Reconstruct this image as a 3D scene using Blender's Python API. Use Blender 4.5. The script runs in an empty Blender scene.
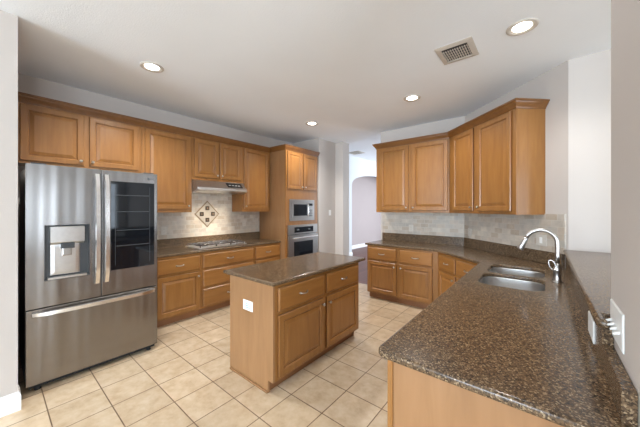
import bpy, bmesh, math, random
from mathutils import Vector, Matrix
random.seed(7)
PI = math.pi
SC = bpy.context.scene
COL = SC.collection

# ---------------------------------------------------------------- camera
CAM_H = 1.484
YAW = 0.68919
cd = bpy.data.cameras.new('camera'); cam = bpy.data.objects.new('camera', cd); COL.objects.link(cam)
cam.location = (0, 0, CAM_H)
cam.rotation_euler = (PI / 2, 0, YAW)
cd.sensor_width = 36.0
cd.lens = 271.82 / 640 * 36
cd.shift_y = -5.0 / 640
cd.clip_start = 0.02
SC.camera = cam

# ---------------------------------------------------------------- world and light
SC.view_settings.view_transform = 'Standard'
SC.view_settings.look = 'None'
SC.view_settings.gamma = 1
SC.view_settings.use_curve_mapping = False
SC.view_settings.exposure = 1.24
SC.cycles.use_denoising = True
SC.cycles.max_bounces = 8
SC.cycles.diffuse_bounces = 5
SC.cycles.sample_clamp_indirect = 6

w = bpy.data.worlds.new('world'); SC.world = w; w.use_nodes = True
bg = w.node_tree.nodes['Background']
bg.inputs[0].default_value = (0.75, 0.85, 1.0, 1); bg.inputs[1].default_value = 1.0

def area(name, loc, rot, sx, sy, power, color):
    l = bpy.data.lights.new(name, 'AREA'); l.shape = 'RECTANGLE'; l.size = sx; l.size_y = sy
    l.energy = power; l.color = color
    o = bpy.data.objects.new(name, l); COL.objects.link(o)
    o.location = loc; o.rotation_euler = rot
    return o
DAY = (0.72, 0.86, 1.0)
# daylight outside the windows behind the camera (facing +Y) and to the right (facing -X)
BACK_WINS = [(-2.6, -0.3), (1.0, 3.8)]
RIGHT_WINS = [(-4.6, -2.8), (-2.5, -0.9), (1.64, 3.2)]
WZ0, WZ1 = 0.35, 2.5
for a, b in BACK_WINS:
    area('daylight_back', ((a + b) / 2, -6.35, (WZ0 + WZ1) / 2), (PI / 2, 0, 0), b - a + .2, WZ1 - WZ0 + .2, (120 if a < 0 else 12) * (b - a), DAY)
for a, b in RIGHT_WINS:
    area('daylight_right', (6.85, (a + b) / 2, (WZ0 + WZ1) / 2), (PI / 2, 0, PI / 2), b - a + .2, WZ1 - WZ0 + .2, (80 if a < 1 else 20) * (b - a), DAY)
area('daylight_hall', (-1.0, 9.5, 1.6), (PI / 2, 0, PI / 2), 3.0, 2.6, 135, (0.80, 0.90, 1.0))

# ---------------------------------------------------------------- materials
def new_mat(name):
    m = bpy.data.materials.new(name); m.use_nodes = True
    nt = m.node_tree; b = nt.nodes['Principled BSDF']
    return m, nt, b
def N(nt, t, **kw):
    n = nt.nodes.new(t)
    for k, v in kw.items():
        if k in n.inputs.keys(): n.inputs[k].default_value = v
        else: setattr(n, k, v)
    return n
def L(nt, a, b): nt.links.new(a, b)
def ramp(nt, fac, stops):
    r = nt.nodes.new('ShaderNodeValToRGB')
    el = r.color_ramp.elements
    while len(el) < len(stops): el.new(0.5)
    for e, (p, c) in zip(el, stops): e.position = p; e.color = (*c, 1)
    L(nt, fac, r.inputs[0]); return r.outputs[0]
def coords(nt, scale=(1, 1, 1), loc=(0, 0, 0), rot=(0, 0, 0), kind='Object'):
    if kind == 'World': g = nt.nodes.new('ShaderNodeNewGeometry').outputs['Position']
    else: g = nt.nodes.new('ShaderNodeTexCoord').outputs[kind]
    mp = N(nt, 'ShaderNodeMapping'); mp.inputs['Scale'].default_value = scale
    mp.inputs['Location'].default_value = loc; mp.inputs['Rotation'].default_value = rot
    L(nt, g, mp.inputs[0]); return mp.outputs[0]
def bump(nt, b, h, strength, dist=0.01):
    bn = N(nt, 'ShaderNodeBump', Strength=strength, Distance=dist); L(nt, h, bn.inputs['Height']); L(nt, bn.outputs[0], b.inputs['Normal'])
def plain(name, col, rough=0.5, metal=0.0, **kw):
    m, nt, b = new_mat(name)
    n = N(nt, 'ShaderNodeTexNoise', Scale=30.0, Detail=3.0); L(nt, coords(nt), n.inputs['Vector'])
    c = ramp(nt, n.outputs[0], [(0.3, tuple(x * 0.95 for x in col)), (0.7, tuple(min(1, x * 1.03) for x in col))])
    L(nt, c, b.inputs['Base Color'])
    b.inputs['Roughness'].default_value = rough; b.inputs['Metallic'].default_value = metal
    for k, v in kw.items(): b.inputs[k].default_value = v
    return m
def paint(name, col, bs=0.15, scale=160.0):
    m, nt, b = new_mat(name)
    n = N(nt, 'ShaderNodeTexNoise', Scale=scale, Detail=4.0); v = coords(nt, kind='World'); L(nt, v, n.inputs['Vector'])
    n2 = N(nt, 'ShaderNodeTexNoise', Scale=1.5, Detail=2.0); L(nt, v, n2.inputs['Vector'])
    c = ramp(nt, n2.outputs[0], [(0.3, tuple(x * 0.97 for x in col)), (0.7, col)])
    L(nt, c, b.inputs['Base Color']); b.inputs['Roughness'].default_value = 0.75
    b.inputs['Specular IOR Level'].default_value = 0.3
    bump(nt, b, n.outputs[0], bs, 0.004)
    return m
def wood(name, dark, mid, light, scl, rough=0.32):
    m, nt, b = new_mat(name)
    v = coords(nt, scl)
    info = nt.nodes.new('ShaderNodeObjectInfo')
    off = N(nt, 'ShaderNodeVectorMath', operation='ADD'); 
    mul = N(nt, 'ShaderNodeMath', operation='MULTIPLY'); mul.inputs[1].default_value = 40.0
    L(nt, info.outputs['Random'], mul.inputs[0]); L(nt, v, off.inputs[0]); L(nt, mul.outputs[0], off.inputs[1])
    n1 = N(nt, 'ShaderNodeTexNoise', Scale=5.0, Detail=5.0, Roughness=0.55, Distortion=0.4); L(nt, off.outputs[0], n1.inputs['Vector'])
    c = ramp(nt, n1.outputs[0], [(0.25, dark), (0.5, mid), (0.78, light)])
    mx = N(nt, 'ShaderNodeHueSaturation'); L(nt, c, mx.inputs['Color'])
    mr = N(nt, 'ShaderNodeMapRange'); mr.inputs[3].default_value = 0.93; mr.inputs[4].default_value = 1.07
    L(nt, info.outputs['Random'], mr.inputs[0]); L(nt, mr.outputs[0], mx.inputs['Value'])
    L(nt, mx.outputs[0], b.inputs['Base Color'])
    b.inputs['Roughness'].default_value = rough
    b.inputs['Coat Weight'].default_value = 0.15; b.inputs['Coat Roughness'].default_value = 0.2
    return m
W_D, W_M, W_L = (0.225, 0.094, 0.022), (0.27, 0.117, 0.029), (0.315, 0.143, 0.039)
M = {}
M['wood'] = wood('maple_upright_grain', W_D, W_M, W_L, (4, 4, 0.5))
M['wood_h'] = wood('maple_sideways_grain', W_D, W_M, W_L, (0.5, 4, 4))
M['wood_crown'] = wood('maple_shaded_molding', (0.14, 0.055, 0.013), (0.175, 0.070, 0.017), (0.21, 0.088, 0.023), (0.5, 4, 4))  # cabinet maple darkened: shadow on the crown is put into its colour
M['wood_edge_shade'] = wood('maple_painted_shade', (0.13, 0.045, 0.012), (0.16, 0.058, 0.015), (0.19, 0.07, 0.02), (4, 4, 0.5))  # shadow lines of door and drawer edges and door grooves, painted as darker maple
M['panel'] = wood('maple_plain_panel', (0.255, 0.128, 0.052), (0.29, 0.148, 0.062), (0.325, 0.170, 0.074), (4, 4, 0.5), 0.4)
M['toe'] = wood('dark_toe_board', (0.20, 0.085, 0.03), (0.24, 0.10, 0.035), (0.28, 0.12, 0.045), (0.5, 4, 4), 0.5)
M['wall'] = paint('warm_grey_wall_paint', (0.535, 0.485, 0.445))
M['pink'] = paint('pinkish_beige_wall_paint', (0.42, 0.36, 0.35))
M['white_wall'] = paint('pale_hall_paint', (0.62, 0.64, 0.66))
M['ceil'] = paint('ceiling_paint', (0.87, 0.90, 0.93), 0.4, 90.0)
M['trim'] = plain('white_trim', (0.80, 0.80, 0.79), 0.35)
M['plastic'] = plain('white_plastic', (0.82, 0.82, 0.80), 0.3)
M['black'] = plain('black_enamel', (0.012, 0.012, 0.013), 0.35)
M['gap'] = plain('black_rubber', (0.01, 0.01, 0.01), 0.8)
M['blackglass'] = plain('black_glass', (0.006, 0.008, 0.011), 0.05, **{'Specular IOR Level': 0.45})
M['darkgrey'] = plain('dark_grey_plastic', (0.06, 0.065, 0.07), 0.35)
M['chrome'] = plain('satin_nickel', (0.46, 0.44, 0.42), 0.3, 1.0)
M['handle'] = plain('polished_steel', (0.86, 0.85, 0.84), 0.24, 1.0)
M['blue'] = plain('blue_ink', (0.10, 0.32, 0.60), 0.5)
M['grill'] = plain('painted_vent', (0.55, 0.50, 0.44), 0.5)
M['tiledark'] = plain('bronze_tile', (0.07, 0.05, 0.035), 0.35, 0.4)
M['cream'] = plain('cream_stone', (0.42, 0.37, 0.30), 0.5)
M['brownline'] = plain('brown_stone', (0.22, 0.15, 0.09), 0.5)

def steel(name, col, rough, sc):
    m, nt, b = new_mat(name)
    n = N(nt, 'ShaderNodeTexNoise', Scale=1.0, Detail=2.0); L(nt, coords(nt, sc), n.inputs['Vector'])
    L(nt, ramp(nt, n.outputs[0], [(0.3, tuple(x * .92 for x in col)), (0.7, col)]), b.inputs['Base Color'])
    b.inputs['Metallic'].default_value = 1.0; b.inputs['Roughness'].default_value = rough
    b.inputs['Anisotropic'].default_value = 0.75; b.inputs['Anisotropic Rotation'].default_value = 0.0
    t = N(nt, 'ShaderNodeTangent', direction_type='RADIAL', axis='Z'); L(nt, t.outputs[0], b.inputs['Tangent'])
    n2 = N(nt, 'ShaderNodeTexNoise', Scale=1.0, Detail=1.0); L(nt, coords(nt, (9.0, 9.0, 0.25)), n2.inputs['Vector'])
    bump(nt, b, n2.outputs[0], 0.5, 0.02)
    return m
M['steel'] = steel('brushed_stainless', (0.285, 0.268, 0.255), 0.25, (3, 3, 500))
M['appliance'] = plain('appliance_steel', (0.36, 0.34, 0.32), 0.28, 1.0)
M['sink'] = plain('sink_steel', (0.66, 0.65, 0.64), 0.28, 1.0)
M['almond'] = plain('almond_plastic', (0.56, 0.52, 0.46), 0.35)
M['hood'] = plain('bright_steel', (0.62, 0.61, 0.60), 0.28, 1.0)
M['grate'] = plain('cast_iron_gloss', (0.30, 0.30, 0.31), 0.25, 0.9)

def granite():
    m, nt, b = new_mat('brown_granite'); v = coords(nt, kind='World')
    vo = N(nt, 'ShaderNodeTexVoronoi', Scale=210.0); L(nt, v, vo.inputs['Vector'])
    sep = N(nt, 'ShaderNodeSeparateColor'); L(nt, vo.outputs['Color'], sep.inputs[0])
    c = ramp(nt, sep.outputs[0], [(0.0, (0.008, 0.007, 0.007)), (0.30, (0.035, 0.024, 0.017)), (0.5, (0.105, 0.064, 0.034)), (0.8, (0.175, 0.11, 0.06)), (1.0, (0.50, 0.37, 0.23))])
    n = N(nt, 'ShaderNodeTexNoise', Scale=95.0, Detail=6.0, Roughness=0.75); L(nt, v, n.inputs['Vector'])
    c2 = ramp(nt, n.outputs[0], [(0.36, (0.02, 0.015, 0.012)), (0.5, (0.10, 0.063, 0.036)), (0.66, (0.23, 0.15, 0.085))])
    mx = N(nt, 'ShaderNodeMix', data_type='RGBA'); mx.inputs[0].default_value = 0.42
    L(nt, c, mx.inputs[6]); L(nt, c2, mx.inputs[7]); L(nt, mx.outputs[2], b.inputs['Base Color'])
    b.inputs['Roughness'].default_value = 0.2; b.inputs['Specular IOR Level'].default_value = 0.36
    return m
M['granite'] = granite()

TILE = 0.315
def floor_tile():
    m, nt, b = new_mat('beige_floor_tile')
    v = coords(nt, kind='World', loc=(2.817 + TILE * 20, -1.214 + TILE * 20, 0))
    br = N(nt, 'ShaderNodeTexBrick', offset=0.0, squash=1.0)
    br.inputs['Scale'].default_value = 1.0; br.inputs['Brick Width'].default_value = TILE; br.inputs['Row Height'].default_value = TILE
    br.inputs['Mortar Size'].default_value = 0.004; br.inputs['Mortar Smooth'].default_value = 0.15; br.inputs['Bias'].default_value = 0
    br.inputs['Color1'].default_value = (0, 0, 0, 1); br.inputs['Color2'].default_value = (1, 1, 1, 1); br.inputs['Mortar'].default_value = (0.5, 0.5, 0.5, 1)
    L(nt, v, br.inputs['Vector'])
    n = N(nt, 'ShaderNodeTexNoise', Scale=9.0, Detail=6.0, Roughness=0.62); L(nt, v, n.inputs['Vector'])
    c = ramp(nt, n.outputs[0], [(0.3, (0.47, 0.34, 0.21)), (0.5, (0.57, 0.44, 0.295)), (0.7, (0.64, 0.52, 0.375))])
    hs = N(nt, 'ShaderNodeHueSaturation'); mr = N(nt, 'ShaderNodeMapRange'); mr.inputs[3].default_value = 0.93; mr.inputs[4].default_value = 1.06
    L(nt, br.outputs['Color'], mr.inputs[0]); L(nt, mr.outputs[0], hs.inputs['Value']); L(nt, c, hs.inputs['Color'])
    mx = N(nt, 'ShaderNodeMix', data_type='RGBA'); L(nt, br.outputs['Fac'], mx.inputs[0]); L(nt, hs.outputs[0], mx.inputs[6])
    mx.inputs[7].default_value = (0.17, 0.105, 0.06, 1); L(nt, mx.outputs[2], b.inputs['Base Color'])
    b.inputs['Roughness'].default_value = 0.33
    inv = N(nt, 'ShaderNodeMath', operation='SUBTRACT'); inv.inputs[0].default_value = 1.0; L(nt, br.outputs['Fac'], inv.inputs[1])
    bump(nt, b, inv.outputs[0], 0.4, 0.003)
    return m
M['tile'] = floor_tile()

def planks():
    m, nt, b = new_mat('red_brown_floorboards')
    v = coords(nt, kind='World', rot=(0, 0, PI / 2))
    br = N(nt, 'ShaderNodeTexBrick'); br.inputs['Scale'].default_value = 1.0; br.inputs['Brick Width'].default_value = 1.2; br.inputs['Row Height'].default_value = 0.1
    br.inputs['Mortar Size'].default_value = 0.002
    br.inputs['Color1'].default_value = (0.115, 0.045, 0.035, 1); br.inputs['Color2'].default_value = (0.17, 0.07, 0.055, 1); br.inputs['Mortar'].default_value = (0.03, 0.015, 0.01, 1)
    L(nt, v, br.inputs['Vector']); L(nt, br.outputs['Color'], b.inputs['Base Color']); b.inputs['Roughness'].default_value = 0.4
    return m
M['planks'] = planks()

def splash_tile(name, ax):
    # stone brick mosaic: ax = horizontal direction (x, y) of the wall
    m, nt, b = new_mat(name)
    g = nt.nodes.new('ShaderNodeNewGeometry').outputs['Position']
    dt = N(nt, 'ShaderNodeVectorMath', operation='DOT_PRODUCT'); dt.inputs[1].default_value = (ax[0], ax[1], 0); L(nt, g, dt.inputs[0])
    sp = N(nt, 'ShaderNodeSeparateXYZ'); L(nt, g, sp.inputs[0])
    cb = N(nt, 'ShaderNodeCombineXYZ'); L(nt, dt.outputs['Value'], cb.inputs[0]); L(nt, sp.outputs[2], cb.inputs[1])
    ad = N(nt, 'ShaderNodeVectorMath', operation='ADD'); ad.inputs[1].default_value = (20, -1.04 + 0.065 * 40, 0); L(nt, cb.outputs[0], ad.inputs[0])
    br = N(nt, 'ShaderNodeTexBrick', offset=0.5); br.inputs['Scale'].default_value = 1.0
    br.inputs['Brick Width'].default_value = 0.13; br.inputs['Row Height'].default_value = 0.065; br.inputs['Mortar Size'].default_value = 0.0028; br.inputs['Mortar Smooth'].default_value = 0.3
    br.inputs['Color1'].default_value = (0, 0, 0, 1); br.inputs['Color2'].default_value = (1, 1, 1, 1); br.inputs['Mortar'].default_value = (0.5, 0.5, 0.5, 1)
    L(nt, ad.outputs[0], br.inputs['Vector'])
    n = N(nt, 'ShaderNodeTexNoise', Scale=14.0, Detail=5.0, Roughness=0.6); L(nt, g, n.inputs['Vector'])
    c1 = ramp(nt, br.outputs['Color'], [(0.0, (0.42, 0.35, 0.28)), (0.35, (0.53, 0.455, 0.375)), (0.7, (0.48, 0.44, 0.39)), (1.0, (0.61, 0.55, 0.47))])
    c2 = ramp(nt, n.outputs[0], [(0.3, (0.80, 0.80, 0.80)), (0.7, (1.05, 1.03, 1.0))])
    mm = N(nt, 'ShaderNodeMix', data_type='RGBA', blend_type='MULTIPLY'); mm.inputs[0].default_value = 1.0
    L(nt, c1, mm.inputs[6]); L(nt, c2, mm.inputs[7])
    mx = N(nt, 'ShaderNodeMix', data_type='RGBA'); L(nt, br.outputs['Fac'], mx.inputs[0]); L(nt, mm.outputs[2], mx.inputs[6]); mx.inputs[7].default_value = (0.52, 0.475, 0.41, 1)
    L(nt, mx.outputs[2], b.inputs['Base Color']); b.inputs['Roughness'].default_value = 0.5
    inv = N(nt, 'ShaderNodeMath', operation='SUBTRACT'); inv.inputs[0].default_value = 1.0; L(nt, br.outputs['Fac'], inv.inputs[1])
    bump(nt, b, inv.outputs[0], 0.5, 0.003)
    return m
M['splash_left'] = splash_tile('stone_brick_left', (0, 1))
M['splash_back'] = splash_tile('stone_brick_back', (1, 0))
M['splash_diag'] = splash_tile('stone_brick_diagonal', (0.7071, -0.7071))

def lamp_mat():
    m, nt, b = new_mat('lamp_lens'); b.inputs['Base Color'].default_value = (1, 1, 1, 1)
    b.inputs['Emission Color'].default_value = (1.0, 0.95, 0.86, 1); b.inputs['Emission Strength'].default_value = 6.0
    return m
M['lamp'] = lamp_mat()

# ---------------------------------------------------------------- mesh helpers
class MB:
    def __init__(s): s.b = bmesh.new(); s.mi = 0
    def face(s, vs):
        try: f = s.b.faces.new(vs); f.material_index = s.mi; return f
        except ValueError: return None
    def box(s, x0, y0, z0, x1, y1, z1):
        v = [s.b.verts.new((x, y, z)) for z in (z0, z1) for x, y in ((x0, y0), (x1, y0), (x1, y1), (x0, y1))]
        for q in ((3, 2, 1, 0), (4, 5, 6, 7), (0, 1, 5, 4), (1, 2, 6, 5), (2, 3, 7, 6), (3, 0, 4, 7)): s.face([v[i] for i in q])
        return s
    def prism(s, poly, z0, z1, axis='z'):
        def P(a, b, c): return {'z': (a, b, c), 'x': (c, a, b), 'y': (a, c, b)}[axis]
        lo = [s.b.verts.new(P(a, b, z0)) for a, b in poly]; hi = [s.b.verts.new(P(a, b, z1)) for a, b in poly]
        n = len(poly); s.face(lo[::-1]); s.face(hi)
        for i in range(n): s.face([lo[i], lo[(i + 1) % n], hi[(i + 1) % n], hi[i]])
        return s
    def rings(s, rs, cap0=True, cap1=True):
        vr = [[s.b.verts.new(p) for p in r] for r in rs]; n = len(vr[0])
        for a, b in zip(vr, vr[1:]):
            for i in range(n): s.face([a[i], a[(i + 1) % n], b[(i + 1) % n], b[i]])
        if cap0: s.face(vr[0][::-1])
        if cap1: s.face(vr[-1])
        return s
    def lathe(s, prof, c=(0, 0, 0), axis=(0, 0, 1), seg=20, cap=True):
        q = Vector((0, 0, 1)).rotation_difference(Vector(axis)); c = Vector(c)
        rs = [[c + q @ Vector((r * math.cos(2 * PI * i / seg), r * math.sin(2 * PI * i / seg), h)) for i in range(seg)] for r, h in prof]
        return s.rings(rs, cap, cap)
    def tube(s, pts, r, seg=10, close=False):
        pts = [Vector(p) for p in pts]; n = len(pts); rs = []
        rad = r if isinstance(r, (list, tuple)) else [r] * n
        up = None
        for i, p in enumerate(pts):
            if close: t = (pts[(i + 1) % n] - pts[i - 1]).normalized()
            else: t = (pts[min(i + 1, n - 1)] - pts[max(i - 1, 0)]).normalized()
            if up is None: up = t.orthogonal().normalized()
            up = (up - t * up.dot(t)).normalized(); sd = t.cross(up)
            rs.append([p + (up * math.cos(2 * PI * k / seg) + sd * math.sin(2 * PI * k / seg)) * rad[i] for k in range(seg)])
        if close: rs.append(rs[0])
        return s.rings(rs, not close, not close)
    def sweep(s, path, prof, part=None):
        # path: xy points, profile (out, z) closed; outward = right side of travel
        pts = [Vector(p) for p in path]; n = len(pts); rs = []
        for i, p in enumerate(pts):
            a = (pts[i] - pts[i - 1]).normalized() if i else None
            b = (pts[i + 1] - pts[i]).normalized() if i < n - 1 else None
            a = a or b; b = b or a
            na = Vector((a.y, -a.x)); nb = Vector((b.y, -b.x)); m_ = (na + nb).normalized(); k = 1 / max(0.3, m_.dot(na))
            rs.append([(p.x + m_.x * o * k, p.y + m_.y * o * k, z) for o, z in prof])
        if part: rs = rs[part[0]:part[1] + 1]
        return s.rings(rs)
    def build(s, name, mats, parent=None, bevel=0, seg=2, smooth=False, loc=None):
        bmesh.ops.remove_doubles(s.b, verts=s.b.verts, dist=1e-6) if smooth else None
        bmesh.ops.recalc_face_normals(s.b, faces=s.b.faces)
        me = bpy.data.meshes.new(name); s.b.to_mesh(me); s.b.free()
        for m in (mats if isinstance(mats, (list, tuple)) else [mats]): me.materials.append(M[m] if isinstance(m, str) else m)
        o = bpy.data.objects.new(name, me); COL.objects.link(o)
        if smooth:
            for p in me.polygons: p.use_smooth = True
        if bevel:
            md = o.modifiers.new('bevel', 'BEVEL'); md.width = bevel; md.segments = seg; md.limit_method = 'ANGLE'; md.angle_limit = 0.6
        if parent: o.parent = parent
        if loc: o.location = loc
        return o
def empty(name, loc, rz=0, label=None, cat=None, group=None):
    o = bpy.data.objects.new(name, None); COL.objects.link(o); o.location = loc; o.rotation_euler = (0, 0, rz); o.empty_display_size = 0.1
    if label: tag(o, label, cat, group)
    return o
def tag(o, label, cat, group=None):
    o['label'] = label; o['category'] = cat
    if group: o['group'] = group
    return o
def struct(o): o['kind'] = 'structure'; return o
def smooth_auto(o, ang=0.7):
    for p in o.data.polygons: p.use_smooth = True
    e = o.modifiers.new('split', 'EDGE_SPLIT'); e.split_angle = ang
    return o

# ---------------------------------------------------------------- setting
H = 2.90
XL = -4.24          # left wall
YB = 4.62           # back wall
struct(MB().box(-4.6, -6.4, -0.1, 7.0, 4.68, 0).build('floor', 'tile'))
struct(MB().box(-6.0, 4.68, -0.1, 5.0, 13.0, 0).build('floor_hall', 'planks'))
struct(MB().prism([(-4.6, -6.4), (7.0, -6.4), (7.0, 3.7), (0.3, 3.7), (-0.8, 4.70), (-2.34, 4.68), (-3.288, 4.99), (-4.6, 4.99)], H, H + 0.2).build('ceiling', 'ceil'))
struct(MB().box(-6.0, 4.5, 3.12, 5.0, 13.0, 3.3).build('ceiling_hall', 'ceil'))
# left wall with the stub beside the fridge and the return past the oven cabinet
struct(MB().prism([(-2.99, -6.3), (-2.99, 0.13), (XL, 0.13), (XL, 4.20), (-3.49, 4.20), (-3.49, 4.757), (-3.288, 4.757), (-3.288, 4.99), (-4.6, 4.99), (-4.6, -6.3)], 0, H).build('wall_left', 'wall'))
struct(MB().prism([(-2.34, YB), (-0.934, YB), (0.18, 3.506), (6.9, 3.506), (6.9, 3.66), (0.24, 3.66), (-0.88, 4.76), (-2.34, 4.76)], 0, H).build('wall_back', 'wall'))
# wall at the right with the switches, and the low wall under the bar
struct(MB().box(0.19, 0.90, 0, 0.36, 1.45, H).build('wall_right', 'wall'))
struct(MB().box(0.19, 1.45, 0, 0.33, 3.506, 1.058).build('wall_bar', 'wall'))
# window walls behind the camera and to the right
def window_wall(name, wins, axis, pos, lo, hi):
    m = MB(); cur = lo
    def bx(a, b, z0, z1):
        if b <= a: return
        if axis == 'y': m.box(a, pos - 0.15, z0, b, pos, z1)
        else: m.box(pos, a, z0, pos + 0.15, b, z1)
    for a, b in wins:
        bx(cur, a, 0, H); bx(a, b, 0, WZ0); bx(a, b, WZ1, H); cur = b
    bx(cur, hi, 0, H)
    struct(m.build(name, 'wall'))
window_wall('wall_rear', BACK_WINS, 'y', -6.1, -2.99, 6.75)
window_wall('wall_east', RIGHT_WINS, 'x', 6.6, -6.1, 3.506)
k = 1
for axis, wins in (('y', BACK_WINS), ('x', RIGHT_WINS)):
    for a, b in wins:
        m = MB(); n = 3
        def q(u0, z0, u1, z1):
            if axis == 'y': m.box(u0, -6.2, z0, u1, -6.14, z1)
            else: m.box(6.64, u0, z0, 6.70, u1, z1)
        q(a, WZ0, a + .05, WZ1); q(b - .05, WZ0, b, WZ1); q(a, WZ0, b, WZ0 + .05); q(a, WZ1 - .05, b, WZ1)
        for i in range(1, n): q(a + (b - a) * i / n - .012, WZ0, a + (b - a) * i / n + .012, WZ1)
        for i in range(1, 4): q(a, WZ0 + (WZ1 - WZ0) * i / 4 - .012, b, WZ0 + (WZ1 - WZ0) * i / 4 + .012)
        struct(m.build('window_%d' % k, 'trim')); k += 1
# hall: pale wall with an arched opening, pinkish wall beyond it
arch = [(4.99, 0), (7.14, 0), (7.14, 2.20)]
for i in range(0, 25):
    t = PI - PI * i / 24
    arch.append((8.95 + 1.81 * math.cos(t), 2.20 + 0.42 * math.sin(t) ** 0.8))
arch += [(10.76, 0), (13.0, 0), (13.0, 3.12), (4.99, 3.12)]
struct(MB().prism(arch, -4.68, -4.60, 'x').build('wall_hall', 'white_wall'))
struct(MB().box(-6.0, 4.99, 0, -5.39, 13.0, 3.12).build('wall_far', 'pink'))
struct(MB().box(-6.0, 12.9, 0, 0.5, 13.0, 3.12).build('wall_end', 'pink'))
struct(MB().box(-0.5, 4.76, 0, -0.4, 12.9, 3.12).build('wall_hall_right', 'white_wall'))
BASEP = [(0, 0), (0.016, 0), (0.016, 0.105), (0.011, 0.12), (0.006, 0.135), (0, 0.135)]
struct(MB().sweep([(-2.99, -6.1), (-2.99, 0.13), (-3.12, 0.13)], BASEP).build('baseboard_left', 'trim'))
struct(MB().sweep([(-3.49, 4.205), (-3.49, 4.757), (-3.288, 4.757), (-3.288, 4.99)], BASEP).build('baseboard_post', 'trim'))
struct(MB().sweep([(-5.39, 5.0), (-5.39, 12.8)], BASEP).build('baseboard_far', 'trim'))
struct(MB().sweep([(-4.60, 5.0), (-4.60, 7.14), (-4.68, 7.14)], BASEP).build('baseboard_hall', 'trim'))

# stone tile on the walls
T = 0.012
struct(MB().box(XL, 1.14, 1.043, XL + T, 1.85, 1.45).box(XL, 1.85, 1.043, XL + T, 2.70, 1.93).box(XL, 2.70, 1.043, XL + T, 3.298, 1.45).build('trim_1', 'splash_left'))
struct(MB().box(-2.30, YB - T, 1.043, -0.935, YB, 1.43).build('trim_2', 'splash_back'))
def diag_pt(c, s):   # point on the line x + y = c at x = s
    return (s, c - s)
DW = 3.686
r2 = math.sqrt(2)
struct(MB().prism([(-0.934, YB), (-0.934 - T * .41, YB - T), (0.165 - T, DW - 0.165 - 0.005), (0.165, DW - 0.165)], 1.043, 1.43).build('trim_3', 'splash_diag'))

# ---------------------------------------------------------------- granite tops
def slab(name, outline, z, holes=(), parent=None, t=0.032, b=0.011):
    cu = bpy.data.curves.new(name, 'CURVE'); cu.dimensions = '2D'; cu.fill_mode = 'BOTH'
    for pl in [outline, *holes]:
        sp = cu.splines.new('POLY'); sp.points.add(len(pl) - 1); sp.use_cyclic_u = True
        for p, (x, y) in zip(sp.points, pl): p.co = (x, y, 0, 1)
    cu.extrude = t / 2 - b; cu.bevel_depth = b; cu.bevel_resolution = 3; cu.offset = -b
    o = bpy.data.objects.new(name, cu); COL.objects.link(o)
    me = bpy.data.meshes.new_from_object(o.evaluated_get(bpy.context.evaluated_depsgraph_get()))
    bpy.data.objects.remove(o)
    me.name = name; me.materials.clear(); me.materials.append(M['granite'])
    for v in me.vertices: v.co.z += z - t / 2
    ob = bpy.data.objects.new(name, me); COL.objects.link(ob)
    if parent: ob.parent = parent
    smooth_auto(ob, 0.9)
    return ob
def rr(x0, y0, x1, y1, r, n=6):
    pts = []
    for cx, cy, a0 in ((x1 - r, y1 - r, 0), (x0 + r, y1 - r, PI / 2), (x0 + r, y0 + r, PI), (x1 - r, y0 + r, 1.5 * PI)):
        for i in range(n + 1): pts.append((cx + r * math.cos(a0 + PI / 2 * i / n), cy + r * math.sin(a0 + PI / 2 * i / n)))
    return pts
def corner(x, y, r, a0, n=5):
    return [(x + r * math.cos(a0 + PI / 2 * i / n), y + r * math.sin(a0 + PI / 2 * i / n)) for i in range(n + 1)]
ZT = 0.91; ZU = 0.878
top_left = tag(slab('countertop', [(XL + .002, 1.14), (-3.62, 1.14), (-3.62, 3.298), (XL + .002, 3.298)], ZT), 'brown granite countertop on the left wall holding the gas cooktop', 'countertop')
MB().box(XL + .002, 1.14, ZT, XL + .022, 3.298, 1.043).build('backsplash', 'granite', top_left, 0.002)
# sink bowls (x0,y0,x1,y1)
BOWLS = [(-0.41, 2.40, 0.005, 2.85), (-0.41, 2.885, 0.005, 3.335)]
outl = [(-2.31, YB - .002), (-2.31, 3.985), (-1.165, 3.985), (-0.535, 3.355)] + corner(-0.495, 1.045, 0.04, PI) + [(0.187, 1.005), (0.187, DW - .187 - .004), (-0.936, YB - .002)]
top_right = tag(slab('countertop', outl, ZT, [rr(*b, 0.11) for b in BOWLS]), 'large brown granite countertop along back wall and peninsula, with the sink cut in', 'countertop')
MB().box(-2.30, YB - .022, ZT, -0.95, YB - .002, 1.043).build('backsplash', 'granite', top_right, 0.002)
MB().prism([(-0.936, YB - .003), (-0.944, YB - .022), (0.132, DW - .132 - .034), (0.157, DW - .157 - .006)], ZT, 1.043).build('backsplash', 'granite', top_right, 0.002)
MB().prism([(1.07, ZT), (3.50, ZT), (3.50, 1.058), (1.452, 1.058), (1.452, 1.058), (1.385, 1.058), (1.385, 1.003), (1.07, 1.003)], 0.159, 0.189, 'x').build('backsplash', 'granite', top_right, 0.002)
top_island = tag(slab('countertop', [(-2.31, 1.385), (-1.61, 1.385), (-1.61, 2.79), (-2.31, 2.79)], ZT), 'brown granite top of the kitchen island', 'countertop')
bar = tag(slab('bar_top', [(0.2, 3.50), (0.143, 3.50), (0.143, 1.39), (0.148, 1.378), (0.158, 1.373), (0.176, 1.373), (0.176, 1.456), (0.62, 1.456), (0.62, 3.50)], 1.091, b=0.012), 'raised brown granite bar ledge running behind the sink', 'bar top')

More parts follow.
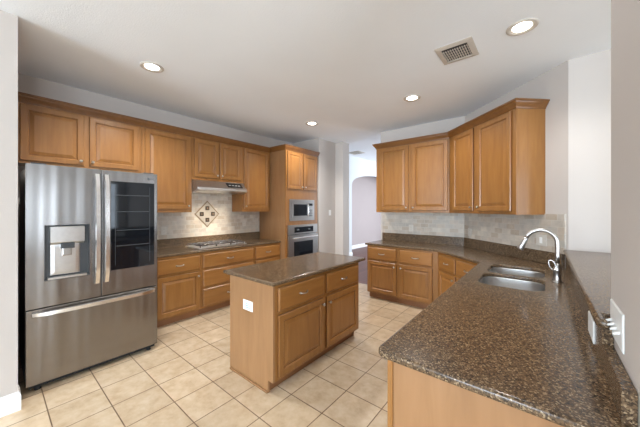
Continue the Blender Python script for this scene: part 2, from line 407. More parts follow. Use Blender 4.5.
# ---------------------------------------------------------------- cabinet parts (local: face at y=0, looking to -y)
def panel_rings(m, x0, z0, x1, z1, steps, y0, edge=False):
    rs = []
    for ins, y in steps: rs.append([(x0 + ins, y0 - y, z0 + ins), (x1 - ins, y0 - y, z0 + ins), (x1 - ins, y0 - y, z1 - ins), (x0 + ins, y0 - y, z1 - ins)])
    n0 = len(m.b.faces); m.rings(rs)
    if edge:
        m.b.faces.ensure_lookup_table()
        for i in range(4): m.b.faces[n0 + i].material_index = 1
def knob(parent, x, z, y=-0.021):
    m = MB(); m.lathe([(0.005, 0), (0.005, 0.012), (0.011, 0.017), (0.0145, 0.022), (0.0135, 0.027), (0.008, 0.030)], (x, y, z), (0, -1, 0), 14)
    return m.build('knob', 'chrome', parent, smooth=True)
def pull(parent, x, z, y=-0.021, w=0.045):
    m = MB(); pts = []
    for i in range(11):
        t = i / 10; pts.append((x + w * (2 * t - 1), y - 0.022 * math.sin(PI * t) ** 0.6 - 0.001, z - 0.004 * math.sin(PI * t)))
    m.tube(pts, [0.0055 if 0 < i < 10 else 0.008 for i in range(11)], 8)
    m.lathe([(0.009, 0), (0.009, 0.004)], (x - w, y, z), (0, -1, 0), 10); m.lathe([(0.009, 0), (0.009, 0.004)], (x + w, y, z), (0, -1, 0), 10)
    return m.build('drawer_pull', 'chrome', parent, smooth=True)
def door(parent, x0, x1, z0, z1, kn=None):
    m = MB(); f = 0.058
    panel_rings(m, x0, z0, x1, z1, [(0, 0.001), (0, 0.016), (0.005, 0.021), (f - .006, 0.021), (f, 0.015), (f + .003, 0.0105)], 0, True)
    d = m.build('door', ['wood', 'wood_edge_shade'], parent)
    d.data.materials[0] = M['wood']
    # groove ring takes the painted shadow tone, then the raised field
    bm = bmesh.new(); bm.from_mesh(d.data)
    last = [fc for fc in bm.faces if abs(fc.normal.y) > 0.9 and all(abs(v.co.y + 0.0105) < 1e-5 for v in fc.verts)]
    if last:
        def add(steps):
            rs = [[(x0 + i, -y, z0 + i), (x1 - i, -y, z0 + i), (x1 - i, -y, z1 - i), (x0 + i, -y, z1 - i)] for i, y in steps]
            vr = [[bm.verts.new(p) for p in r] for r in rs]
            for k_, (a, b) in enumerate(zip(vr, vr[1:])):
                for i in range(4):
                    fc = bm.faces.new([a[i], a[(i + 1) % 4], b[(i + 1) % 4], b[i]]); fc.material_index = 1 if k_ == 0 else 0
            bm.faces.new(vr[-1])
        bmesh.ops.delete(bm, geom=last, context='FACES_ONLY')
        add([(f + .003, 0.0105), (f + .0075, 0.0105), (f + .034, 0.0185), (f + .037, 0.020)])
    bmesh.ops.remove_doubles(bm, verts=bm.verts, dist=1e-5); bmesh.ops.recalc_face_normals(bm, faces=bm.faces)
    bm.to_mesh(d.data); bm.free()
    if kn: 
        kx = x0 + 0.028 if kn[0] == 'l' else x1 - 0.028
        kz = z0 + 0.045 if kn[1] == 'b' else z1 - 0.055
        knob(d, kx, kz)
    return d
def drawer(parent, x0, x1, z0, z1, hw=0.045):
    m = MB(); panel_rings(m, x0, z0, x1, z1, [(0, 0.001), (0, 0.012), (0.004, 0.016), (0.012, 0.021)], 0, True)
    d = m.build('drawer', ['wood_h', 'wood_edge_shade'], parent); pull(d, (x0 + x1) / 2, (z0 + z1) / 2, w=hw); return d
def base_cabinet(loc, rz, w, depth, fronts, label, name='base_cabinet', toe=True, left_panel=None, sides=(0, 0)):
    r = empty(name, (loc[0], loc[1], 0), rz, label, 'cabinet')
    e = 0.001; zt = ZU - 0.002
    m = MB()
    m.box(e, 0.02, 0.10, 0.018, depth, zt).box(w - 0.018, 0.02, 0.10, w - e, depth, zt).box(0.018, 0.02, 0.10, w - 0.018, depth, 0.118).box(0.018, depth - 0.012, 0.118, w - 0.018, depth, zt)
    m.build('carcass', 'wood', r)
    MB().box(e, 0, 0.10, w - e, 0.019, zt).build('face_frame', 'wood', r, 0.001)
    if toe: MB().box(e, 0.075, 0.0, w - e, 0.09, 0.10).build('toe_kick', 'toe', r)
    for f in fronts:
        if f[0] == 'drawer': drawer(r, *f[1:])
        else: door(r, *f[1:])
    return r
def wall_cabinet(loc, rz, w, depth, z0, z1, fronts, label):
    r = empty('wall_cabinet', (loc[0], loc[1], z0), rz, label, 'cabinet')
    m = MB(); e = 0.001; h = z1 - z0
    m.box(e, 0.02, 0, w - e, depth - 0.002, h).build('carcass', 'wood', r)
    MB().box(e, 0, 0, w - e, 0.019, h).build('face_frame', 'wood', r, 0.001)
    for a, b, c, d, kn in fronts: door(r, a, b, c - z0, d - z0, kn)
    return r
R90 = PI / 2
DZ0, DZ1, RZ0, RZ1 = 0.125, 0.625, 0.655, 0.845
# left run, face plane X = -3.645, looking to +X
FX = -3.645; DPT = FX - XL - 0.003
base_cabinet((FX, 1.20), R90, 0.65, DPT, [('drawer', 0.09, 0.625, RZ0, RZ1), ('door', 0.09, 0.625, DZ0, DZ1, 'rt')], 'maple base cabinet beside the fridge, one drawer over one door')
base_cabinet((FX, 1.85), R90, 0.88, DPT, [('drawer', 0.02, 0.86, RZ0, RZ1), ('drawer', 0.02, 0.86, 0.395, 0.625), ('drawer', 0.02, 0.86, 0.125, 0.365)], 'wide maple drawer cabinet under the gas cooktop')
base_cabinet((FX, 2.73), R90, 0.568, DPT, [('drawer', 0.03, 0.545, RZ0, RZ1), ('door', 0.03, 0.545, DZ0, DZ1, 'lt')], 'maple base cabinet between the cooktop drawers and the oven cabinet')
# island
ISL = base_cabinet((-1.65, 1.44), R90, 1.25, 0.59, [('drawer', 0.025, 0.605, RZ0, RZ1), ('drawer', 0.65, 1.225, RZ0, RZ1), ('door', 0.025, 0.605, DZ0, DZ1, 'rt'), ('door', 0.65, 1.225, DZ0, DZ1, 'lt')], 'maple kitchen island cabinet with two drawers and two doors', 'island_cabinet')
MB().prism([(0.0, 0.10), (0.0, 0.876), (0.592, 0.876), (0.592, 0), (0.06, 0), (0.06, 0.10)], -0.02, 0.0, 'x').build('end_panel', 'panel', ISL, 0.001)
MB().box(-0.034, 0.062, 0.0, -0.0205, 0.592, 0.018).build('shoe_molding', 'panel', ISL, 0.003)
MB().prism([(0.0, 0.10), (0.0, 0.876), (0.592, 0.876), (0.592, 0), (0.06, 0), (0.06, 0.10)], 1.25, 1.262, 'x').build('end_panel', 'panel', ISL, 0.001)
MB().box(-0.02, 0.593, 0.0, 1.262, 0.605, 0.876).build('back_panel', 'panel', ISL, 0.001)
# back run, face plane Y = 4.01, looking to -Y
BY = 4.01
base_cabinet((-2.28, BY), 0, 1.13, YB - BY - .003, [('drawer', 0.02, 0.515, RZ0, RZ1), ('drawer', 0.565, 1.055, RZ0, RZ1), ('door', 0.02, 0.515, DZ0, DZ1, 'rt'), ('door', 0.565, 1.055, DZ0, DZ1, 'lt')], 'maple base cabinet with two drawers and two doors, left end of back wall')
# corner run on the diagonal: face x + y = 2.86
DC = 2.86; dl = (DC - 0.497 * -1 - 0) # helper
P0 = (-1.15, 4.01); LEN = (0.653) * r2
base_cabinet((P0[0] + .002, P0[1] - .002), -PI / 4, LEN - .01, 0.56, [('drawer', 0.035, 0.42, RZ0, RZ1), ('drawer', 0.46, 0.88, RZ0, RZ1), ('door', 0.035, 0.42, DZ0, DZ1, 'rt'), ('door', 0.46, 0.88, DZ0, DZ1, 'lt')], 'maple corner base cabinet set on the diagonal, facing the island')
# peninsula, face plane X = -0.497 looking to -X
for yh, wd, lab in ((3.357, 0.982, 'maple sink base cabinet in the peninsula, below the double-bowl sink'), (2.372, 0.65, 'maple peninsula cabinet in the middle, below the large countertop'), (1.72, 0.655, 'maple peninsula cabinet at the near end, plain panel on its end')):
    r = base_cabinet((-0.497, yh), -R90, wd, 0.65 if wd < .9 else 0.65, [('door', 0.025, wd / 2 - .01, DZ0, RZ1, 'rt'), ('door', wd / 2 + .01, wd - .025, DZ0, RZ1, 'lt')], lab)
    if yh == 1.72:
        MB().box(wd, 0.0, 0.0, wd + 0.018, 0.655, 0.876).build('end_panel', 'panel', r, 0.001)
        MB().box(wd + 0.018, 0.0, 0.0, wd + 0.026, 0.022, 0.876).build('corner_strip', 'wood', r, 0.001)
# wall cabinets left: face X = -3.92
UX = -3.92; UD = UX - XL
UPPERS = [] ; UPPERS.append(wall_cabinet((UX, 0.133), R90, 1.085, UD, 1.93, 2.54, [(0.05, 0.525, 1.955, 2.505, 'rb'), (0.57, 1.045, 1.955, 2.505, 'lb')], 'low two-door maple wall cabinet above the fridge'))
UPPERS.append(wall_cabinet((UX, 1.22), R90, 0.63, UD, 1.43, 2.54, [(0.03, 0.60, 1.475, 2.505, 'rb')], 'tall one-door maple wall cabinet between fridge and range hood'))
UPPERS.append(wall_cabinet((UX, 1.852), R90, 0.845, UD, 1.905, 2.54, [(0.03, 0.41, 1.945, 2.505, 'rb'), (0.435, 0.815, 1.945, 2.505, 'lb')], 'short two-door maple wall cabinet right above the range hood'))
UPPERS.append(wall_cabinet((UX, 2.699), R90, 0.598, UD, 1.43, 2.54, [(0.03, 0.565, 1.475, 2.505, 'lb')], 'one-door maple wall cabinet between range hood and oven cabinet'))
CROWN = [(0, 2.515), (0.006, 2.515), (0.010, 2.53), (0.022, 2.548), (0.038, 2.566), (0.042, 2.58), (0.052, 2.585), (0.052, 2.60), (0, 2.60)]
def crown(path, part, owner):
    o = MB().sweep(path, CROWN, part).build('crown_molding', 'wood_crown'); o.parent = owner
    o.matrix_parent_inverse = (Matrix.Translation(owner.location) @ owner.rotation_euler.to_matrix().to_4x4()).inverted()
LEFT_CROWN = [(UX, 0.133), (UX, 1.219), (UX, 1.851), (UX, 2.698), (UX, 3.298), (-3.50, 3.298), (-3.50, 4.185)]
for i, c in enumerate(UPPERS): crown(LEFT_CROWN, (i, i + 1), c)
# back and diagonal wall cabinets
UY = 4.29
cab_back = wall_cabinet((-2.26, UY), 0, 1.188, YB - UY, 1.42, 2.54, [(0.075, 0.575, 1.455, 2.505, 'rb'), (0.63, 1.17, 1.455, 2.505, 'lb')], 'two-door maple wall cabinet, flat on the back wall')
dlen = 0.85 * r2
cab_diag = wall_cabinet((-1.07, UY), -PI / 4, dlen, 0.33, 1.42, 2.54, [(0.10, 0.545, 1.455, 2.505, 'rb'), (0.625, dlen - .055, 1.455, 2.505, 'lb')], 'two-door maple wall cabinet turned on the diagonal, above the sink corner')
RIGHT_CROWN = [(-2.26, YB - .003), (-2.26, UY), (-1.07, UY), (-0.22, 3.44), (0.013 - .003, 3.673 - .003)]
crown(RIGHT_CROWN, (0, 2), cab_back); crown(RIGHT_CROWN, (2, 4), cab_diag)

# ---------------------------------------------------------------- tall oven cabinet (face X = -3.50)
OC = empty('oven_cabinet', (-3.50, 3.30, 0), R90, 'tall maple cabinet housing the microwave and the wall oven', 'cabinet')
W = 0.868; D_ = 0.737
m = MB(); m.box(0.0, 0.02, 0.0, 0.02, D_, 2.54).box(W - .02, 0.02, 0, W, D_, 2.54).box(.02, D_ - .01, .1, W - .02, D_, 2.54).box(.02, .02, 2.52, W - .02, D_ - .01, 2.54).box(.02, .02, 1.70, W - .02, D_ - .01, 1.72).box(.02, .02, 1.23, W - .02, D_ - .01, 1.25).box(.02, .02, 0.40, W - .02, D_ - .01, 0.42)
m.build('carcass', 'panel', OC)
MV = (0.105, 0.735, 1.275, 1.635); OV = (0.05, 0.82, 0.43, 1.175)
m = MB(); f = 0.019
m.box(0, 0, 0.1, W, f, OV[2]).box(0, 0, OV[2], OV[0], f, OV[3]).box(OV[1], 0, OV[2], W, f, OV[3]).box(0, 0, OV[3], W, f, MV[2]).box(0, 0, MV[2], MV[0], f, MV[3]).box(MV[1], 0, MV[2], W, f, MV[3]).box(0, 0, MV[3], W, f, 2.54)
m.build('face_frame', 'wood', OC)
door(OC, 0.035, 0.42, 1.835, 2.505, 'rb'); door(OC, 0.45, 0.835, 1.835, 2.505, 'lb')
drawer(OC, 0.035, 0.835, 0.14, 0.40)
MB().box(0.001, 0.075, 0, W - .001, 0.09, 0.1).build('toe_kick', 'toe', OC)
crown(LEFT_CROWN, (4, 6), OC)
# microwave
mw = empty('microwave', (-3.50, 3.30, 1.45), R90, 'built-in stainless microwave above the wall oven', 'microwave')
z = -1.45
MB().box(MV[0] + .012, -0.004, MV[2] + .008 + z, MV[1] - .012, 0.42, MV[3] - .008 + z).build('body', 'darkgrey', mw)
m = MB(); x0, x1, z0, z1 = MV[0] - .02, MV[1] + .02, MV[2] - .015 + z, MV[3] + .015 + z; t = 0.055
m.box(x0, -.016, z0, x1, -.001, z0 + t).box(x0, -.016, z1 - t, x1, -.001, z1).box(x0, -.016, z0 + t, x0 + t, -.001, z1 - t).box(x1 - t, -.016, z0 + t, x1, -.001, z1 - t)
m.build('trim_frame', 'appliance', mw, .002)
dr = MB().box(x0 + t, -.026, z0 + t, x1 - t - .13, -.004, z1 - t).build('door', 'appliance', mw, .003)
MB().box(x0 + t + .035, -.0285, z0 + t + .035, x1 - t - .165, -.0262, z1 - t - .035).build('window_glass', 'blackglass', dr)
MB().tube([(x1 - t - .147, -.027, z0 + t + .02), (x1 - t - .147, -.045, z0 + t + .05), (x1 - t - .147, -.045, z1 - t - .05), (x1 - t - .147, -.027, z1 - t - .02)], .008).build('handle', 'handle', dr, smooth=True)
cp = MB().box(x1 - t - .128, -.024, z0 + t, x1 - t, -.004, z1 - t).build('control_panel', 'appliance', mw, .002)
MB().box(x1 - t - .115, -.0255, z1 - t - .06, x1 - t - .012, -.0243, z1 - t - .015).build('display', 'blackglass', cp)
m = MB()
for i in range(3):
    for j in range(4): m.box(x1 - t - .112 + i * .034, -.0258, z0 + t + .02 + j * .035, x1 - t - .086 + i * .034, -.0243, z0 + t + .042 + j * .035)
m.build('keypad', 'darkgrey', cp)
# wall oven
ov = empty('wall_oven', (-3.50, 3.30, 0.80), R90, 'built-in stainless wall oven with black glass, below the microwave', 'oven'); z = -0.80
MB().box(OV[0] + .012, .001, OV[2] + .01 + z, OV[1] - .012, 0.58, OV[3] - .01 + z).build('body', 'darkgrey', ov)
x0, x1 = OV[0] - .012, OV[1] + .012
cp = MB().box(x0, -.03, 1.015 + z, x1, -.001, 1.185 + z).build('control_panel', 'appliance', ov, .003)
MB().box(x0 + .15, -.0325, 1.045 + z, x1 - .13, -.0302, 1.145 + z).build('display', 'blackglass', cp)
m = MB(); 
for i in range(4): MB().lathe([(.017, 0), (.017, .012), (.012, .018)], (x0 + .22 + i * .03 + (0.24 if i > 1 else 0), -.0325, 1.095 + z), (0, -1, 0), 12).build('knob', 'darkgrey', cp)
dr = MB().box(x0, -.04, 0.42 + z, x1, -.001, 1.005 + z).build('door', 'appliance', ov, .004)
MB().box(x0 + .13, -.0425, 0.56 + z, x1 - .15, -.0402, 0.88 + z).build('window_glass', 'blackglass', dr)
m = MB(); m.tube([(x0 + .05, -.085, .955 + z), (x1 - .05, -.085, .955 + z)], .013); m.tube([(x0 + .09, -.04, .955 + z), (x0 + .09, -.085, .955 + z)], .009); m.tube([(x1 - .09, -.04, .955 + z), (x1 - .09, -.085, .955 + z)], .009)
m.build('handle', 'handle', dr)

# ---------------------------------------------------------------- refrigerator (front X = -3.17)
FR = empty('refrigerator', (-3.17, 0.178, 0), R90, 'stainless french-door refrigerator with dark glass panel and dispenser', 'refrigerator')
FW = 0.952; FT = 1.845
MB().box(0.006, 0.075, 0.03, FW - .006, 0.80, FT - .02).build('body', 'darkgrey', FR, .004)
MB().box(0.02, 0.05, 0.03, FW - .02, 0.075, FT - .03).build('door_gasket', 'gap', FR)
MB().box(0.02, 0.02, 0.028, FW - .02, 0.05, 0.052).build('kick_grille', 'gap', FR)
for xx in (0.07, FW - .07): MB().lathe([(.02, 0), (.02, .028)], (xx, .045, 0), (0, 0, 1), 12).build('foot', 'gap', FR)
SPL = 0.478
# left door with the dispenser recess
DX0, DX1, DZ_0, DZ_1 = 0.105, 0.395, 0.885, 1.345
m = MB(); z0, z1 = 0.672, FT
m.box(0, 0, z0, DX0, .05, z1).box(DX1, 0, z0, SPL - .003, .05, z1).box(DX0, 0, z0, DX1, .05, DZ_0).box(DX0, 0, DZ_1, DX1, .05, z1)
bmesh.ops.remove_doubles(m.b, verts=m.b.verts, dist=1e-5)
ld = m.build('door', 'steel', FR); ld['label'] = 'left door with ice and water dispenser'
dp = MB(); dp.box(DX0, .045, DZ_0, DX1, .05, DZ_1)
dp.box(DX0, .0, DZ_0, DX0 + .004, .045, DZ_1).box(DX1 - .004, .0, DZ_0, DX1, .045, DZ_1).box(DX0, 0, DZ_0, DX1, .045, DZ_0 + .004).box(DX0, 0, DZ_1 - .004, DX1, .045, DZ_1)
dp = dp.build('dispenser', 'darkgrey', ld)
m = MB(); panel_rings(m, DX0 + .035, DZ_0 + .03, DX1 - .06, DZ_0 + .30, [(0, -.044), (.004, -.036), (.03, -.034)], 0); m.build('back_plate', 'sink', dp, .002)
m = MB(); m.prism([(-.006, 0), (-.006, .135), (.043, .135), (.043, -.02)], DX0 + .035, DX1 - .035, 'x')
o = m.build('control_hood', 'sink', dp, .003)
o.location.z = DZ_1 - .150
m = MB(); m.prism([(.005, .0), (.043, .0), (.043, .05), (.005, .05)], DX0 + .10, DX1 - .10, 'x'); o = m.build('spout', 'darkgrey', dp, .004); o.location.z = DZ_1 - .205
m = MB(); panel_rings(m, DX0 + .105, DZ_0 + .19, DX1 - .115, DZ_0 + .30, [(0, -.034), (.003, -.018), (.012, -.016)], 0); m.build('paddle', 'chrome', dp, .002)
MB().box(DX0 + .02, -.004, DZ_0 + .004, DX1 - .02, .044, DZ_0 + .022).build('drip_tray', 'sink', dp, .002)
# right door with glass panel
m = MB(); m.box(SPL + .003, 0, z0, FW, .05, z1)
rd = m.build('door', 'steel', FR, .004); rd['label'] = 'right door with large dark glass panel'
MB().box(SPL + .072, -.003, 0.895, FW - .03, .0, 1.745).build('glass_panel', 'blackglass', rd, .001)
gi = MB()
gi.box(SPL + .105, -.0036, 0.94, SPL + .108, -.0031, 1.70).box(FW - .075, -.0036, 0.94, FW - .072, -.0031, 1.70)
for zz in (1.12, 1.27, 1.45, 1.61): gi.box(SPL + .115, -.0036, zz, FW - .08, -.0031, zz + .006)
gi.build('shelf_lines', 'darkgrey', rd)
MB().lathe([(.011, 0), (.011, .001)], (FW - .085, 0, 1.79), (0, -1, 0), 20).build('emblem', 'darkgrey', rd)
def text_mesh(s, size, name, mat, parent, loc, rot):
    cu = bpy.data.curves.new(name, 'FONT'); cu.body = s; cu.size = size; cu.extrude = 0.0004; cu.align_x = 'CENTER'
    o = bpy.data.objects.new(name, cu); COL.objects.link(o)
    me = bpy.data.meshes.new_from_object(o.evaluated_get(bpy.context.evaluated_depsgraph_get())); bpy.data.objects.remove(o)
    me.materials.clear(); me.materials.append(M[mat]); ob = bpy.data.objects.new(name, me); COL.objects.link(ob); ob.parent = parent; ob.location = loc; ob.rotation_euler = rot
    return ob
text_mesh('LG', .026, 'lettering', 'darkgrey', rd, (FW - .05, -.0008, 1.781), (PI / 2, 0, 0))
def fhandle(par, x):
    m = MB(); rs = []
    n = 14
    for i in range(n + 1):
        t = i / n; zz = 0.80 + t * (1.80 - 0.80); e = math.sin(PI * t) ** 0.35 if 0 < t < 1 else 0
        y = -0.012 - 0.045 * e
        rs.append([(x - .02, y, zz), (x - .014, y - .014, zz), (x + .014, y - .014, zz), (x + .02, y, zz), (x + .012, y + .008, zz), (x - .012, y + .008, zz)])
    m.rings(rs)
    m.box(x - .013, -.02, 0.80, x + .013, -.0005, 0.83).box(x - .013, -.02, 1.77, x + .013, -.0005, 1.80)
    return smooth_auto(m.build('handle', 'handle', par), .6)
fhandle(ld, SPL - .033); fhandle(rd, SPL + .036)
fd = MB().box(0, 0, 0.055, FW, .05, 0.664).build('freezer_drawer', 'steel', FR, .004)
m = MB(); rs = []; n = 14
for i in range(n + 1):
    t = i / n; x = 0.035 + t * (FW - .07); e = math.sin(PI * t) ** 0.35 if 0 < t < 1 else 0
    y = -.012 - .045 * e; zc = 0.628
    rs.append([(x, y, zc - .02), (x, y - .014, zc - .014), (x, y - .014, zc + .014), (x, y, zc + .02), (x, y + .008, zc + .012), (x, y + .008, zc - .012)])
m.rings(rs); m.box(.035, -.02, zc - .013, .065, -.0005, zc + .013).box(FW - .065, -.02, zc - .013, FW - .035, -.0005, zc + .013)
smooth_auto(m.build('handle', 'handle', fd), .6)
MB().box(0.03, .02, FT, 0.12, .12, FT + .012).build('hinge_cover', 'darkgrey', FR, .003)
MB().box(FW - .12, .02, FT, FW - .03, .12, FT + .012).build('hinge_cover', 'darkgrey', FR, .003)

# ---------------------------------------------------------------- range hood
HD = empty('range_hood', (UX, 1.86, 1.73), R90, 'slim stainless range hood under the short wall cabinet', 'range hood')
HW = 0.828
smooth = MB().prism([(-0.03, 0.172), (-0.15, 0.060), (-0.15, 0.035), (-0.02, 0.0), (UD - .014, 0.0), (UD - .014, 0.172)], 0, HW, 'x').build('body', 'hood', HD, .002)
m = MB(); m.prism([(-0.048, 0.1552), (-0.050, 0.1574), (-0.128, 0.0846), (-0.126, 0.0824)], HW * .60, HW * .93, 'x'); cpn = m.build('control_strip', 'black', HD)
m = MB()
for i in range(4): MB().box(HW * (.64 + i * .07), -.0945, .112, HW * (.64 + i * .07) + .03, -.086, .1235).build('switch', 'plastic', HD)
o = MB().prism([(-0.16, 0.058), (-0.165, 0.025), (-0.05, -0.012), (-0.045, -0.004), (-0.15, 0.030), (-0.151, 0.056)], 0.01, HW - .01, 'x').build('visor', 'hood', HD)
MB().box(HW * .2, 0.02, -.006, HW * .8, 0.24, -.0005).build('filter', 'grill', HD)
for xx in (HW * .12, HW * .88): MB().lathe([(.028, 0), (.028, -.005)], (xx, 0.02, -.0006), (0, 0, 1), 16).build('lamp_lens', 'lamp', HD)
la = bpy.data.lights.new('hood_lamp', 'AREA'); la.shape = 'RECTANGLE'; la.size = 0.66; la.size_y = 0.10; la.energy = 2.6; la.color = (1.0, 0.90, 0.74); la.spread = 0.8
lo = bpy.data.objects.new('hood_lamp', la); COL.objects.link(lo); lo.location = (XL + .12, 1.86 + HW / 2, 1.722); lo.rotation_euler = (0, 0, R90)

# ---------------------------------------------------------------- gas cooktop
CT = empty('gas_cooktop', (-3.74, 1.87, ZT + .001), R90, 'stainless gas cooktop with black grates', 'cooktop')
CW, CDp = 0.80, 0.44
m = MB(); m.rings([[(x, y, 0) for x, y in rr(0, 0, CW, CDp, .02)], [(x, y, .008) for x, y in rr(0, 0, CW, CDp, .02)], [(x, y, .012) for x, y in rr(.012, .012, CW - .012, CDp - .012, .015)], [(x, y, .008) for x, y in rr(.02, .02, CW - .02, CDp - .02, .01)]])
m.build('tray', 'sink', CT)
BN = [(0.15, 0.12), (0.15, 0.32), (0.40, 0.25), (0.62, 0.12), (0.62, 0.32)]
for x, y in BN:
    b_ = MB().lathe([(.045, 0), (.045, .010), (.03, .014)], (x, y, .008), (0, 0, 1), 18).build('burner', 'sink', CT)
    MB().lathe([(.03, 0), (.032, .006), (.02, .009)], (x, y, .022), (0, 0, 1), 18).build('burner_cap', 'black', b_)
for gx0, gx1 in ((0.03, 0.27), (0.28, 0.51), (0.52, 0.75)):
    m = MB(); g = .005; zt = .046
    def bar_(xa, ya, xb, yb): m.box(min(xa, xb) - g, min(ya, yb) - g, zt - .01, max(xa, xb) + g, max(ya, yb) + g, zt)
    bar_(gx0, .03, gx1, .03); bar_(gx0, .41, gx1, .41); bar_(gx0, .03, gx0, .41); bar_(gx1, .03, gx1, .41); bar_(gx0, .22, gx1, .22)
    cx = (gx0 + gx1) / 2
    bar_(cx, .03, cx, .09); bar_(cx, .15, cx, .29); bar_(cx, .35, cx, .41); bar_(gx0, .12, cx - .03, .12); bar_(cx + .03, .12, gx1, .12); bar_(gx0, .32, cx - .03, .32); bar_(cx + .03, .32, gx1, .32)
    for xx in (gx0, gx1):
        for yy in (.03, .41): m.box(xx - g, yy - g, .0085, xx + g, yy + g, zt - .01)
    m.build('grate', 'grate', CT)
for i in range(5):
    MB().lathe([(.017, 0), (.015, .018), (.012, .022)], (.775, .05 + i * .08, .0085), (0, 0, 1), 14).build('knob', 'chrome', CT)

# ---------------------------------------------------------------- diamond mosaic behind cooktop
MO = empty('tile_inlay', (XL + T, 2.245, 1.395), R90, 'diamond tile inlay with four dark square accents behind the cooktop', 'tile inlay')
def diamond(m, cx, cz, r, y0, y1, rx=None):
    rx = rx or r
    m.rings([[(cx - rx, y0, cz), (cx, y0, cz - r), (cx + rx, y0, cz), (cx, y0, cz + r)], [(cx - rx, y1, cz), (cx, y1, cz - r), (cx + rx, y1, cz), (cx, y1, cz + r)]])
m = MB(); diamond(m, 0, 0, .215, 0, -.004, .21); m.build('border', 'brownline', MO)
m = MB(); diamond(m, 0, 0, .192, -.0041, -.007, .187); m.build('field', 'cream', MO)
for cx, cz in ((0, .095), (0, -.095), (.095, 0), (-.095, 0)):
    a = MB().box(cx - .033, -.011, cz - .033, cx + .033, -.0071, cz + .033).build('accent_tile', 'tiledark', MO, .002)
    m = MB(); m.box(cx - .012, -.0135, cz - .012, cx + .012, -.0111, cz + .012); m.build('boss', 'brownline', a)

# ---------------------------------------------------------------- sink and faucet
SK = empty('kitchen_sink', (0, 0, 0), 0, 'double-bowl undermount stainless sink in the peninsula', 'sink')
for (x0, y0, x1, y1) in BOWLS:
    m = MB(); rs = []
    for ins, zz, r in ((-.012, .8765, .12), (.0, .8765, .11), (.0, .872, .11), (.006, .80, .105), (.012, .72, .10), (.022, .695, .10), (.045, .685, .08), (.12, .682, .05)):
        rs.append([(x, y, zz) for x, y in rr(x0 + ins, y0 + ins, x1 - ins, y1 - ins, r)])
    m.rings(rs, cap0=False)
    b_ = m.build('bowl', 'sink', SK, smooth=True)
    MB().lathe([(.042, 0), (.042, .002), (.034, .003), (.02, -.0005)], ((x0 + x1) / 2, (y0 + y1) / 2, .6825), (0, 0, 1), 20).build('drain', 'chrome', b_)
fa = empty('faucet', (0.080, 2.80, ZT), 0, 'satin gooseneck pull-down faucet standing behind the sink', 'faucet')
MB().lathe([(.034, .0005), (.034, .004), (.028, .010), (.0245, .015), (.0245, .085), (.027, .09), (.027, .10), (.0235, .115), (.016, .135), (.014, .15)], seg=24).build('body', 'chrome', fa, smooth=True)
pts = [(0, 0, .14), (0, 0, .20), (0, 0, .26), (0, 0, .30)]
R_ = .098
for i in range(1, 15):
    a = PI * i / 14 * 0.90; pts.append((-R_ + R_ * math.cos(a), 0, .305 + R_ * math.sin(a)))
MB().tube(pts, .0145, 14).build('neck', 'chrome', fa, smooth=True)
e0 = Vector(pts[-1]); dv = (e0 - Vector(pts[-2])).normalized()
MB().lathe([(.0135, 0), (.0165, .01), (.0165, .045), (.023, .09), (.0235, .105), (.018, .108)], e0, dv, 18).build('spray_head', 'chrome', fa, smooth=True)
m = MB(); lp = []
for i in range(20):
    a = 2 * PI * i / 20; lp.append((-.030 + .021 * math.cos(a) * 0.9 - .012 * math.sin(a), -.020, .135 + .036 * math.sin(a) + .004 * math.cos(a)))
m.tube(lp, .0048, 8, close=True)
m.tube([(-.012, -.012, .095), (-.02, -.02, .105)], .009, 8)
m.build('lever', 'handle', fa, smooth=True)

# ---------------------------------------------------------------- plates, outlets, switches
def plate(name, cat, loc, rz, w, h, kind, label, group=None, tilt=0):
    r = empty(name, loc, rz, label, cat, group)
    m = MB(); panel_rings(m, -w / 2, -h / 2, w / 2, h / 2, [(0, .0005), (0, .003), (.004, .0055)], 0); m.build('cover_plate', 'almond' if name == 'wall_outlet' and kind == 'outlet' or kind == 'rocker' and w > .1 else 'plastic', r)
    if kind == 'outlet':
        for dz in (-.02, .02):
            if w > h: mm = MB().box(dz - .014, -.0075, -.017, dz + .014, -.0056, .017)
            else: mm = MB().box(-.017, -.0075, dz - .014, .017, -.0056, dz + .014)
            s_ = mm.build('socket', 'almond', r, .002)
            mm = MB()
            if w > h: mm.box(dz - .005, -.0079, -.009, dz + .003, -.0076, -.007).box(dz - .005, -.0079, .007, dz + .003, -.0076, .009)
            else: mm.box(-.009, -.0079, dz - .003, -.007, -.0076, dz + .005).box(.007, -.0079, dz - .003, .009, -.0076, dz + .005)
            mm.build('slots', 'black', s_)
    elif kind == 'rocker':
        MB().prism([(-.0056, -.032), (-.0075, -.032), (-.0105, .032), (-.0056, .032)], -.016, .016, 'x').build('rocker', 'plastic', r, .001)
    elif isinstance(kind, int):
        for i in range(kind):
            x = (i - (kind - 1) / 2) * .044
            MB().prism([(-.0056, -.012), (-.0056, -.002), (-.021, -.010), (-.022, -.016), (-.014, -.014)], x - .0045, x + .0045, 'x').build('toggle', 'plastic', r, .0015)
    return r
plate('wall_outlet', 'outlet', (XL + T, 1.59, 1.165), R90, .075, .115, 'outlet', 'almond outlet on the stone tile beside the fridge')
plate('wall_outlet', 'outlet', (XL + T, 2.945, 1.215), R90, .075, .115, 'outlet', 'almond outlet on the stone tile right of the cooktop')
plate('wall_outlet', 'outlet', (-1.765, YB - T, 1.145), 0, .075, .115, 'outlet', 'almond outlet on the flat back wall tile under the cabinets')
def dpl(x, z, w, kind, label, name='wall_outlet', cat='outlet'):
    c = DW - T * r2 - .001
    return plate(name, cat, (x, c - x, z), -PI / 4, w, .115, kind, label)
dpl(-0.845, 1.135, .075, 'outlet', 'almond outlet on the diagonal wall tile, left of the faucet')
dpl(-0.02, 1.15, .12, 'rocker', 'almond switch plate on the diagonal wall seen through the faucet arch', 'light_switch', 'switch')
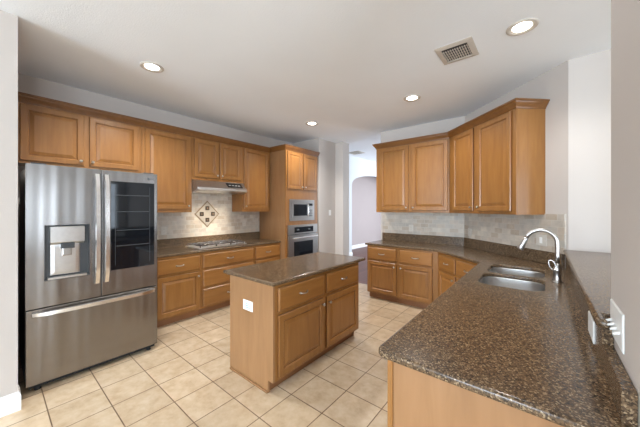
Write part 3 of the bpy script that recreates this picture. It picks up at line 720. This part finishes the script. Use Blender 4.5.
plate('wall_outlet', 'outlet', (0.159, 1.64, 0.978), -R90, .16, .09, 'none', 'white blank plate on the granite under the bar ledge')
plate('light_switch', 'switch', (0.1895, 1.325, 1.10), -R90, .195, .120, 4, 'wide white four-toggle switch plate on the near right wall')
plate('light_switch', 'switch', (-3.49, 4.565, 1.395), R90, .075, .115, 'rocker', 'white light switch on grey wall past the oven cabinet')
r = plate('blank_plate', 'plate', (-1.977, 1.42, 0.645), 0, .135, .085, 'none', 'white plate with blue marking on the island end panel')
m = MB(); m.box(-.03, -.0062, .012, .02, -.0056, .017).box(-.035, -.0062, -.004, .03, -.0056, .002).box(-.02, -.0062, -.020, .035, -.0056, -.014); m.build('blue_marking', 'blue', r)

# ---------------------------------------------------------------- ceiling lamps and vents
LAMPS = [(-3.028, 1.03, 'recessed ceiling lamp above the fridge', 24), (-2.983, 3.41, 'recessed ceiling lamp near the oven cabinet, farthest of the lamps', 18), (-1.305, 3.438, 'recessed ceiling lamp in front of the right-hand wall cabinets', 13), (-0.132, 2.639, 'recessed ceiling lamp above the sink, beside the air vent', 9)]
for x, y, lab, pw in LAMPS:
    r = empty('recessed_light', (x, y, H), 0, lab, 'ceiling light', 'recessed ceiling lights')
    MB().lathe([(.105, -.0005), (.105, -.004), (.095, -.010), (.084, -.008), (.064, -.0012)], cap=False, seg=32).build('trim_ring', 'grill', r, smooth=True)
    MB().lathe([(.064, -.0012), (.05, -.007), (.02, -.010)], seg=28).build('lens', 'lamp', r, smooth=True)
    l = bpy.data.lights.new('lamp', 'SPOT'); l.energy = pw * 2.9; l.color = (1.0, 0.975, 0.945); l.spot_size = 2.5; l.spot_blend = 0.6; l.shadow_soft_size = .06
    o = bpy.data.objects.new('lamp', l); COL.objects.link(o); o.location = (x, y, H - .02); o.parent = None
def vent(x0, y0, x1, y1, z, label):
    cx, cy = (x0 + x1) / 2, (y0 + y1) / 2; r = empty('air_vent', (cx, cy, z), 0, label, 'air vent'); a, b = (x1 - x0) / 2, (y1 - y0) / 2; t = .045
    m = MB(); m.rings([[(sx * u, sy * v, zz) for sx, sy in ((-1, -1), (1, -1), (1, 1), (-1, 1))] for u, v, zz in ((a, b, -.0005), (a, b, -.004), (a - t, b - t, -.012), (a - t, b - t, -.0005))], False, False)
    m.build('frame', 'grill', r)
    MB().box(-a + t, -b + t, -.001, a - t, b - t, -.0004).build('duct_opening', 'black', r)
    n = 11
    for i in range(n):
        x = -a + t + (2 * a - 2 * t) * (i + .5) / n
        MB().box(x - .003, -b + t + .045, -.009, x + .003, b - t, -.002).build('slat', 'grill', r)
    for i in range(4):
        y = -b + t + .05 + i * (2 * b - 2 * t - .06) / 4
        MB().box(-a + t, y - .002, -.0105, a - t, y + .002, -.0092).build('slat', 'grill', r)
vent(-.757, 2.516, -.458, 2.85, H, 'square louvred air vent in the kitchen ceiling')
vent(-4.45, 6.62, -4.05, 7.02, 3.12, 'small air vent in the hall ceiling beyond the opening')
